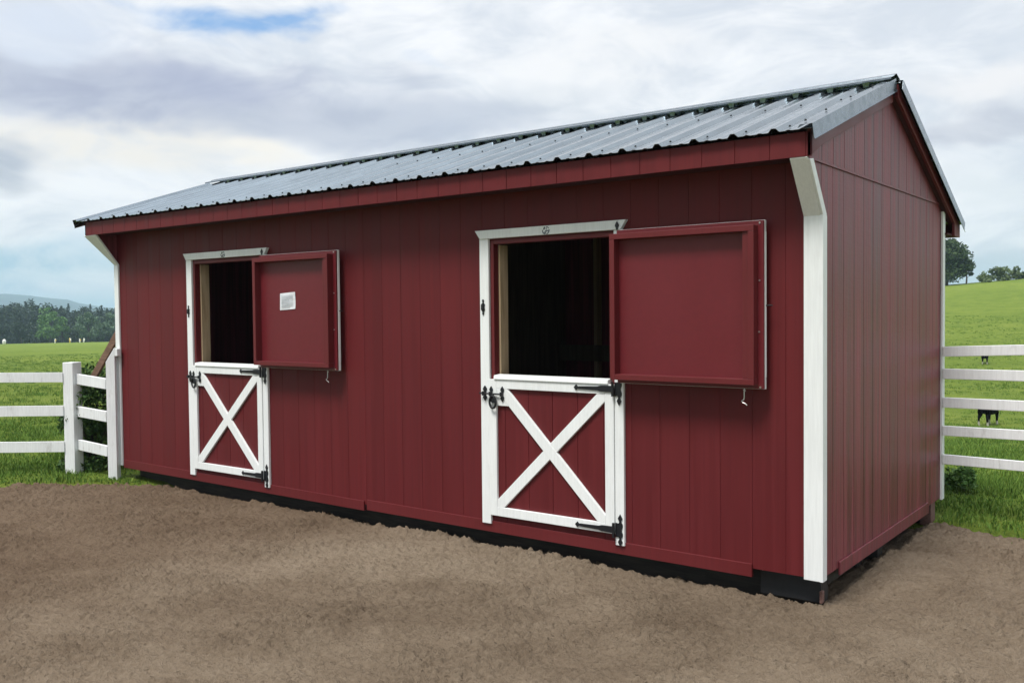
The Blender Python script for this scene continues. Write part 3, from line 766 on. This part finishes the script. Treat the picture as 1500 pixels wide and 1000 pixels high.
def broadleaf(name, label, cat, loc, h, rad, nleaf, size, lm, group=None, crown0=.25, nclump=26, shape=.8, seed=1, squash=1.0, dome=True):
    global rng
    rng = np.random.default_rng(seed)
    root = empty(name, loc, label, cat, group)
    cz = h*(crown0+(1-crown0)/2); hz = h*(1-crown0)/2
    cs, rs = [], []
    while len(cs) < nclump:
        p = rng.uniform(-1, 1, 3)
        if np.linalg.norm(p) > 1: continue
        if p[2] < 0 and dome: k_ = min(1.6, 1/max(.35, math.sqrt(1-p[2]**2))); p = p*np.array([k_, k_, 1])
        taper = 1-.35*max(0, p[2]) if shape else 1
        cs.append((p[0]*rad*.78*taper, p[1]*rad*.78*taper, cz+p[2]*hz*.82)); rs.append(rad*rng.uniform(.22, .42))
    if cat == 'bush':
        for i in range(nclump//3):
            a_ = i*2.4; cs.append((math.cos(a_)*rad*.55, math.sin(a_)*rad*.55, h*rng.uniform(.05, .28))); rs.append(rad*rng.uniform(.25, .4))
    cs, rs = np.array(cs), np.array(rs)
    pts = clump_points(nleaf, cs, rs, .75*squash)
    pts = pts[pts[:, 2] > .01*h]
    v, f = leaf_quads(pts, size, .4)
    link('crown' if cat == 'tree' else 'foliage', mesh_from_np(name+'_crown', v, f, smooth=False), lm, root)
    tr = MB()
    if cat == 'tree':
        tr.tube([(0, 0, -.3), (.02*h, 0, h*.2), (0, .02*h, h*.45), (.01*h, 0, h*.75)], [h*.035, h*.026, h*.018, h*.006], 8)
    for i in range(0, nclump, 2 if cat == 'tree' else 3):
        c = cs[i]; z0 = min(max(h*.12, c[2]*.45), h*.6) if cat == 'tree' else 0
        tr.tube([(0, 0, z0), (c[0]*.4, c[1]*.4, z0+(c[2]-z0)*.5), tuple(c)], [h*.012, h*.008, h*.003], 5)
    build('trunk' if cat == 'tree' else 'stem', tr, M['bark'], root)
    return root

def at(px, py, depth):
    d = fw+rt*((px-750)/1369.17)-up*((py-500)/1369.17); p = CAM+d*depth
    return p
def ground_at(px, depth):
    p = at(px, 460, depth); return (p.x, p.y, float(land_z(np.array([p.x]), np.array([p.y]))[0]))

# bush between the left fence and the barn, weed by the right fence
broadleaf('bush', 'dark green leafy bush behind the short fence panel at the barn corner', 'bush', (-.84, .17, -.05), 1.42, .46, 10000, .030, M['leaf_bush'], crown0=.02, nclump=34, seed=3)
broadleaf('weed_clump', 'low leafy green weed clump under the right fence', 'plant', tuple(ground_at(1416, 9.15)), .22, .26, 800, .026, M['leaf_weed'], crown0=.02, nclump=12, seed=4)

# trees on the right crest
g = ground_at(1386, 121)
broadleaf('tall_tree', 'tall dark rounded tree on the hill crest beside the barn corner', 'tree', g, 6.6, 3.3, 9000, .20, M['leaf_tree'], crown0=.0, nclump=44, seed=8)
g = ground_at(1415, 119)
broadleaf('small_tree', 'smaller open tree leaning out right of the tall dark tree on the crest', 'tree', g, 3.5, 1.15, 1700, .15, M['leaf_tree'], crown0=.02, nclump=13, seed=9)
hedge = [(1443, 1.35, .9, 'pale thin bush at the left end of the row on the hill crest'), (1456, 1.9, 1.0, 'round green bush second from the left in the crest row'),
         (1469, 2.0, 1.05, 'widest green bush in the middle of the crest row'), (1481, 1.6, .8, 'low green bush right of the widest bush on the crest'),
         (1489, 1.9, .62, 'small upright bush at the right end of the crest row'), (1503, 1.0, 1.1, 'low dark flat bush at the right edge of the hill crest')]
for i, (px, h, rad_, lab) in enumerate(hedge):
    broadleaf('hedge_bush', lab, 'bush', ground_at(px, 118+i % 2), h, rad_, 1300, .13, M['leaf_hedge'] if i < 5 else M['leaf_tree'], 'bushes on the hill crest', crown0=.0, nclump=14, seed=20+i)

# far wood behind the left field, one mass, with the nearer round trees as things of their own
def conifer_pts(n, h, r):
    z = rng.random(n)**1.25; rr_ = (1-z)**.8*r*(.35+.65*rng.random(n)**.5)*(.75+.25*np.sin(z*38)); a = rng.uniform(0, 2*np.pi, n)
    return np.stack([rr_*np.cos(a), rr_*np.sin(a), .04*h+z*h*.96], -1)
rng = np.random.default_rng(77)
V, F, k = [], [], 0
for i in range(470):
    px = rng.uniform(-420, 680); dep = rng.uniform(262, 330)
    tall = np.interp(px, [-420, 0, 35, 60, 80, 110, 145, 175, 330], [8.2, 8.4, 9.0, 7.6, 7.0, 6.6, 6.2, 5.8, 5.8])
    x, y, z = ground_at(px, dep)
    z0 = z
    h = (tall+3.6)*rng.uniform(.72, 1.02)*dep/275
    n = 420
    if rng.random() < .38: p = conifer_pts(n, h, h*rng.uniform(.15, .22)); sz = .42
    else:
        cs = np.stack([rng.normal(0, h*.11, 10), rng.normal(0, h*.11, 10), rng.uniform(.35, .92, 10)*h], -1); p = clump_points(n, cs, np.full(10, h*.15)); sz = .45
    v, f = leaf_quads(p+np.array([x, y, z0]), sz, .2); V.append(v); F.append(f+k); k += len(v)
for i in range(370):                                          # undergrowth along the field edge
    px = rng.uniform(-420, 680); dep = rng.uniform(238, 262); x, y, z = ground_at(px, dep); h = rng.uniform(2.5, 5.5)
    cs = np.stack([rng.normal(0, 1.2, 8), rng.normal(0, 1.2, 8), rng.uniform(.1, .8, 8)*h], -1)
    v, f = leaf_quads(clump_points(260, cs, np.full(8, h*.3))+np.array([x, y, z]), .38, .2); V.append(v); F.append(f+k); k += len(v)
link('wood', mesh_from_np('wood', np.concatenate(V), np.concatenate(F), smooth=False), M['needle'], kind='stuff')
rounds = [(73, 9.3, 4.0, 'leaf_light', 'broad bright green rounded tree in front of the dark wood'),
          (90, 7.6, 2.0, 'leaf_light', 'narrower bright green tree joined to the right of the broad one'),
          (117, 6.6, 2.9, 'leaf_grey', 'dark grey green rounded tree right of the bright green pair'),
          (128, 8.0, 3.2, 'leaf_grey', 'taller pale grey green tree in front of the dark wood'),
          (148, 5.4, 2.7, 'leaf_grey', 'low grey green rounded tree before the wood near the barn'),
          (160, 7.8, 3.4, 'leaf_grey', 'tall grey green tree beside the barn corner far across the field'),
          (30, 6.4, 2.6, 'needle', 'dark rounded tree left of the broad bright green tree'),
          (6, 5.6, 2.4, 'needle', 'dark tree at the far left edge of the wood')]
for i, (px, h, rad_, lm, lab) in enumerate(rounds):
    broadleaf('far_tree', lab, 'tree', ground_at(px, 232+(i % 3)*4), h, rad_, 2600, .30, M[lm], 'trees along the far edge of the left field', crown0=.06, nclump=24, seed=40+i)

# distant hills
m, t, b = mat('distant forested hill'); n = t.noise(position(t), .012, 5)
t.put(b.inputs['Base Color'], t.mix(t.mapr(n, .35, .65), (.012, .035, .05, 1), (.03, .055, .06, 1))); b.inputs['Roughness'].default_value = 1
M['hill'] = m
na, nd = 160, 24
aa = np.radians(np.linspace(-75, 20, na)); dd = np.linspace(1900, 3400, nd)
Aa, Dd = np.meshgrid(aa, dd, indexing='ij')
hx = CAM.x+Dd*(fh.x*np.cos(Aa)+rh.x*np.sin(Aa)); hy = CAM.y+Dd*(fh.y*np.cos(Aa)+rh.y*np.sin(Aa))
pxa = 750+1369.17*np.tan(Aa)
crest = np.interp(pxa, [-4000, -900, -300, 0, 45, 70, 100, 115, 140, 175, 400, 1300], [90, 92, 88, 86, 84, 76, 70, 58, 48, 40, 28, 10])*.77
prof = np.sin(np.clip((Dd-1900)/1500, 0, 1)*np.pi)**.8
hz = -10+crest*prof*(1+.06*fbm(hx*.004, hy*.004, 3, 8))+prof*4*fbm(hx*.012, hy*.012, 4, 9)
link('hills', mesh_from_np('hills', np.stack([hx, hy, hz], -1).reshape(-1, 3), grid_faces(na, nd)), M['hill'], kind='structure')

# ------------------------------------------------------------------ fences
lf = empty('white_fence', (-.72, -.18, 0), 'white three rail wooden fence with square posts at the left of the barn', 'fence')
LF = (-.72, -.18, 0)
def lpart(name, mb, bevel=.006, **k): return build(name, mb, M['white_fence'], lf, LF, bevel, **k)
rdir = Vector((.797, .604, 0)); pdir = Vector((-.604, .797, 0))
def post(cx, cy, z0, z1, w_, slant=0, ang=0.0):
    a = Vector((math.cos(ang), math.sin(ang), 0)); n = Vector((-a.y, a.x, 0)); P = []
    for top in (0, 1):
        for sa, sn in ((-1, -1), (1, -1), (1, 1), (-1, 1)):
            q = Vector((cx, cy, 0))+a*sa*w_/2+n*sn*w_/2; q.z = z1-(slant if sa < 0 else 0) if top else z0; P.append(q)
    return MB().hexa(P)
lpart('post', post(-.693, -.148, -.15, 1.262, .140, 0, R(20)))
lpart('post', post(.018, -.069, -.15, 1.44, .100, .16, R(37)), .004)
ex = Vector((-.72, -.20, 0))
for k in (2.45, 4.9):
    q = ex-rdir*k; lpart('post', post(q.x, q.y, -.2, 1.26, .145, 0, R(20)))
for zt, zb in ((1.152, 1.043), (.770, .655), (.366, .248)):
    a = ex-rdir*.03-pdir*.02; e = ex-rdir*4.95-pdir*.02; zc = (zt+zb)/2
    mb = MB(); prev = None
    npt = 9
    for i in range(npt-1):                     # slightly wavy sawn rail
        pa = a+(e-a)*(i/(npt-1)); pb = a+(e-a)*((i+1)/(npt-1))
        wz = lambda q: .004*math.sin(q*2.1+zt*9)
        pa.z = zc+wz(i); pb.z = zc+wz(i+1)
        mb.beam(pa, pb, .035, zt-zb)
    lpart('rail', mb, 0)
for (zl, zr_) in ((1.075, 1.035), (.706, .672), (.327, .289)):
    mb = MB().beam((-.66, -.128, zl), (-.075, -.085, zr_), .035, .118); lpart('rail', mb, .004)
lpart('cap_block', MB().box(.055, .135, -.075, -.025, 1.345, 1.425), .003)
pl = MB().beam((-.66, .052, 1.02), (-.028, .052, 1.61), .03, .095)
build('leaning_plank', pl, M['plank'], None, (-.4, .05, 0), .003, label='brown weathered plank leaning against the barn behind the short fence panel', category='plank').location = (-.4, .05, 0)

RF = (7.95, 2.98, 0)
rf = empty('white_fence', RF, 'white five rail board fence running right from the barn rear corner', 'fence')
def rpart(name, mb, bevel=.004): return build(name, mb, M['white_fence'], rf, RF, bevel)
for i, (za, zb) in enumerate(((1.448, 1.366), (1.260, 1.176), (1.015, .932), (.772, .692), (.527, .448))):
    dz = (.028, .0, -.003, .0, -.012)[i]
    zc, hh = (za+zb)/2, za-zb+.004
    rpart('rail', MB().beam((7.845, 2.985, zc), (9.6, 3.06, zc+dz*2.4), .028, hh))
    rpart('rail', MB().beam((9.606, 3.06, zc+dz*2.4), (12.0, 3.3, zc+dz*2.4-.02), .028, hh))
for x, y in ((9.6, 3.14), (12.0, 3.37)): rpart('post', post(x, y, -.5, 1.56, .115, 0, R(4)))

# ------------------------------------------------------------------ animals
def animal(name, label, loc, heading, scale):
    """calf seen from behind, black with white lower legs; one skinned body"""
    me = bpy.data.meshes.new(name)
    V_ = []; E_ = []; Rr = []
    def add(p, r, par=None):
        V_.append(p); Rr.append(r); i = len(V_)-1
        if par is not None: E_.append((par, i))
        return i
    # x forward, z up, unit: shoulder height 1
    pel = add((-.42, 0, .76), (.20, .25)); loin = add((-.15, 0, .70), (.23, .32), pel); chest = add((.22, 0, .68), (.22, .32), loin); sh = add((.42, 0, .76), (.18, .24), chest)
    nk = add((.60, .02, .80), (.10, .13), sh); poll = add((.78, .05, .66), (.085, .10), nk); face = add((.90, .07, .48), (.065, .075), poll); muz = add((.97, .08, .36), (.052, .055), face)
    rump = add((-.60, 0, .82), (.12, .14), pel); t1 = add((-.68, .0, .70), (.028, .028), rump); t2 = add((-.70, .02, .42), (.03, .03), t1)
    for s in (-1, 1):
        hip = add((-.50, s*.13, .60), (.14, .13), pel); st = add((-.46, s*.14, .44), (.10, .085), hip); hock = add((-.58, s*.15, .32), (.048, .042), st)
        ft = add((-.55, s*.155, .12), (.040, .036), hock); add((-.53, s*.155, .02), (.048, .042), ft)
        el = add((.36, s*.13, .56), (.09, .08), sh); kn = add((.37, s*.135, .32), (.050, .045), el); f1 = add((.36, s*.135, .12), (.038, .035), kn); add((.38, s*.135, .02), (.047, .042), f1)
        er = add((.74, .05+s*.13, .72), (.03, .02), poll); add((.72, .05+s*.21, .70), (.035, .015), er)
    me.from_pydata(V_, E_, [])
    o = link(name, me, M['calf'], None, label=label, category='calf', group='black calves in the right field')
    md = o.modifiers.new('skin', 'SKIN'); md.use_smooth_shade = True
    sv = me.skin_vertices[0].data
    for i, r in enumerate(Rr): sv[i].radius = r; sv[i].use_root = i == 0
    o.modifiers.new('sub', 'SUBSURF').levels = 2; o.modifiers['sub'].render_levels = 2
    o.location = loc; o.rotation_euler = (0, 0, heading); o.scale = (scale,)*3
    return o
m, t, b = mat('black and white calf coat'); co = objco(t)
z = t.new('ShaderNodeSeparateXYZ'); t.put(z.inputs[0], co)
nz = t.noise(co, 5, 3)
k_ = t.mapr(t.math('ADD', z.outputs[2], t.math('MULTIPLY', nz, .25)), .26, .36, 1, 0)
t.put(b.inputs['Base Color'], t.mix(k_, (.003, .003, .004, 1), (.50, .48, .43, 1))); b.inputs['Roughness'].default_value = .95; b.inputs['Specular IOR Level'].default_value = .08; M['calf'] = m
view = math.atan2(fh.y, fh.x)
g = ground_at(1450, 24.0); g = (g[0], g[1], g[2]-.0)
animal('calf', 'larger black calf with white lower legs standing behind the right fence', g, view-R(48), .69)
g = ground_at(1443, 45)
animal('calf', 'tiny far black calf with white feet just under the top rail of the right fence', g, view-R(27), .66)

# ------------------------------------------------------------------ small markers at the far edge of the left field
M['marker_white'] = paint('white marker', (.8, .8, .78, 1), .6, grain=False)
M['marker_yellow'] = paint('yellow marker', (.62, .45, .08, 1), .6, grain=False)
mk = [(5, 'marker_white', 1.6, .9, 'tiny white rounded bale marker at the left edge of the far field'), (79.5, 'marker_white', 1.0, .25, 'small white and yellow upright marker left of the yellow one at the field edge'),
      (101.5, 'marker_yellow', 1.1, .3, 'small yellow marker stake between the white ones at the far field edge'), (116, 'marker_white', .9, .22, 'thin white marker stake right of the yellow one at the far field edge'),
      (121.5, 'marker_white', 1.0, .3, 'white marker stake with side arm nearest the barn at the far field edge')]
for i, (px, mm, h, w_, lab) in enumerate(mk):
    x, y, z_ = ground_at(px, 216)
    root = empty('field_marker', (x, y, z_), lab, 'marker', 'markers at the far edge of the left field')
    if i == 0:
        s = MB().tube([(0, 0, -.1), (0, 0, .4), (.05, 0, .8), (.1, 0, 1.1)], [.3, .42, .4, .15], 10); build('marker_body', s, M[mm], root); continue
    build('stake', MB().tube([(0, 0, -.2), (.08*math.sin(i*2), 0, h*.6), (.2*math.sin(i*2), 0, h)], [.14, .17, .09], 8), M[mm], root)
    build('pennant', MB().prism([(.12, h*.95), (.55, h*.75), (.5, h*.35), (.12, h*.5)], 'y', -.03, .03), M['marker_yellow' if i % 2 else 'marker_white'], root)

# ------------------------------------------------------------------ haze
m = bpy.data.materials.new('thin haze'); m.use_nodes = True; t = NT(m.node_tree)
for q in list(t.n):
    if q.type == 'BSDF_PRINCIPLED': t.n.remove(q)
pv = t.new('ShaderNodeVolumePrincipled'); pv.inputs['Color'].default_value = (.56, .76, .95, 1); pv.inputs['Density'].default_value = 4.2e-4
pv.inputs['Anisotropy'].default_value = .2
t.l.new(pv.outputs[0], t.n['Material Output'].inputs['Volume'])
HAZE = True
if HAZE:
    hzo = build('haze', MB().box(-6200, 6200, -6200, 6200, -14, 90), m, None, kind='stuff')

# ------------------------------------------------------------------ sky and sun
SUN_EL, SUN_AZ = R(62), R(186)         # azimuth of the sun: compass style, from +y towards +x
W = bpy.data.worlds.new('World'); scene.world = W; W.use_nodes = True
t = NT(W.node_tree); bg = t.n['Background']; W.cycles.sampling_method = 'MANUAL'; W.cycles.sample_map_resolution = 512
sky = t.new('ShaderNodeTexSky', sky_type='NISHITA'); sky.sun_disc = False
sky.sun_elevation = SUN_EL; sky.sun_rotation = SUN_AZ; sky.altitude = 100; sky.air_density = 1; sky.dust_density = 1; sky.ozone_density = 1.5
gen = t.new('ShaderNodeTexCoord').outputs['Generated']
sx = t.new('ShaderNodeSeparateXYZ'); t.put(sx.inputs[0], gen)
# azimuth measured from the look direction so the seam lies behind; elevation in radians
dx = t.math('ADD', t.math('MULTIPLY', sx.outputs[0], rh.x), t.math('MULTIPLY', sx.outputs[1], rh.y))
dy = t.math('ADD', t.math('MULTIPLY', sx.outputs[0], fh.x), t.math('MULTIPLY', sx.outputs[1], fh.y))
az = t.math('ARCTAN2', dx, dy); el = t.math('ARCSINE', sx.outputs[2])
cv = t.new('ShaderNodeCombineXYZ'); t.put(cv.inputs[0], az); t.put(cv.inputs[1], t.math('MULTIPLY', el, 2.4)); AE = cv.outputs[0]
wa = t.math('SUBTRACT', t.noise(AE, 5.5, 3, .6), .5)
cv2 = t.new('ShaderNodeCombineXYZ'); t.put(cv2.inputs[0], az); t.put(cv2.inputs[1], t.math('MULTIPLY', el, 2.4)); cv2.inputs[2].default_value = 7.3
wb = t.math('SUBTRACT', t.noise(cv2.outputs[0], 5.5, 3, .6), .5)
AZ = t.math('ADD', az, t.math('MULTIPLY', wa, .26)); EL = t.math('ADD', el, t.math('MULTIPLY', wb, .11))
fine = t.noise(AE, 8, 6, .62, .6); coarse = t.noise(AE, 2.6, 3, .55)
K = 11.2                                # colours are divided back by the 0.1 background strength
def C(r, g, b): c = srgb(r, g, b); return (c[0]*K, c[1]*K, c[2]*K, 1)
col = t.mix(t.mapr(t.math('ADD', t.math('MULTIPLY', coarse, .5), t.math('MULTIPLY', fine, .5)), .38, .60), C(212, 218, 228), C(244, 245, 248))
skyc = t.mix(1.0, sky.outputs[0], (1.15, 1.1, 1.05, 1), 'MULTIPLY')
thin = t.mapr(t.math('ADD', coarse, t.math('MULTIPLY', wb, .25)), .34, .28, 0, .55)
above = t.mapr(el, R(24), R(40), 0, 1)
col = t.mix(t.math('MULTIPLY', thin, above), col, skyc)
def ang(px, py, rx, ry):
    d = (fw+rt*((px-750)/1369.17)-up*((py-500)/1369.17)).normalized()
    a = math.atan2(d.x*rh.x+d.y*rh.y, d.x*fh.x+d.y*fh.y); e = math.asin(d.z)
    return a, e, rx/1369.17*.9, ry/1369.17*.9
blobs = [(190, 215, 300, 62, (240, 235, 228), .95), (385, 235, 90, 32, (247, 241, 232), .9), (880, 85, 220, 50, (241, 241, 243), .8), (1450, 120, 130, 45, (241, 239, 240), .8),
         (200, 130, 420, 62, (170, 175, 197), 1.0), (520, 185, 300, 48, (178, 184, 202), .95), (330, 120, 160, 40, (170, 176, 201), .8), (700, 175, 170, 40, (188, 195, 211), .8),
         (800, 150, 150, 42, (201, 207, 217), .6), (30, 245, 85, 36, (182, 188, 201), 1.0), (1410, 185, 150, 32, (192, 195, 208), .9), (1470, 275, 130, 30, (226, 230, 235), .8),
         (1450, 370, 190, 30, (182, 195, 208), .85), (1420, 395, 200, 16, (205, 216, 225), .6), (20, 40, 200, 45, (214, 222, 238), .7)]
for (px, py, rx, ry, cc, st) in blobs:
    a, e, ra, re = ang(px, py, rx, ry)
    q = t.math('SQRT', t.math('ADD', t.math('POWER', t.math('ABSOLUTE', t.math('DIVIDE', t.math('SUBTRACT', AZ, a), ra)), 2), t.math('POWER', t.math('ABSOLUTE', t.math('DIVIDE', t.math('SUBTRACT', EL, e), re)), 2)))
    msk = t.math('MULTIPLY', t.math('MULTIPLY', t.mapr(q, 1.25, .25), st), t.mapr(fine, .30, .55, 1, .72) if cc[0] < 215 else t.mapr(fine, .34, .54, .55, 1))
    col = t.mix(msk, col, C(*cc))
# clear gaps: the blue shows through, broken by wisps
for (px, py, rx, ry, st) in ((330, 30, 160, 34, 1.0), (425, 20, 80, 34, .95), (610, 105, 60, 18, .25), (60, 390, 330, 50, .95)):
    a, e, ra, re = ang(px, py, rx, ry)
    q = t.math('SQRT', t.math('ADD', t.math('POWER', t.math('ABSOLUTE', t.math('DIVIDE', t.math('SUBTRACT', AZ, a), ra)), 2), t.math('POWER', t.math('ABSOLUTE', t.math('DIVIDE', t.math('SUBTRACT', EL, e), re)), 2)))
    wisp = t.mapr(fine, .35, .6, 1, .45)
    col = t.mix(t.math('MULTIPLY', t.math('MULTIPLY', t.mapr(q, 1.2, .3), st), wisp), col, t.mix(.75, skyc, C(128, 178, 236) if py < 200 else C(146, 194, 226)))
# unseen sky scaled to shape the light: brighter overhead, dimmer low behind the viewer
lift = t.math('MULTIPLY', t.mapr(el, R(34), R(70), 1, 1.8), t.math('ADD', t.mapr(sx.outputs[1], -.25, -.85, 1, .5), t.mapr(el, R(25), R(60), 0, .5), clamp=True))
vv = t.new('ShaderNodeVectorMath', operation='SCALE'); t.put(vv.inputs[0], col); t.put(vv.inputs['Scale'], lift)
t.put(bg.inputs['Color'], vv.outputs[0]); bg.inputs['Strength'].default_value = .1

sd = bpy.data.lights.new('sun', 'SUN'); sd.energy = 4.0; sd.angle = R(16); sd.color = (1, .96, .9)
so = bpy.data.objects.new('sun', sd); COL.objects.link(so)
sdir = Vector((math.sin(SUN_AZ)*math.cos(SUN_EL), math.cos(SUN_AZ)*math.cos(SUN_EL), math.sin(SUN_EL)))
so.rotation_euler = sdir.to_track_quat('Z', 'Y').to_euler()

vs_ = scene.view_settings; vs_.view_transform = 'Standard'; vs_.look = 'None'; vs_.exposure = 0; vs_.gamma = 1
scene.cycles.max_bounces = 8; scene.cycles.volume_bounces = 1
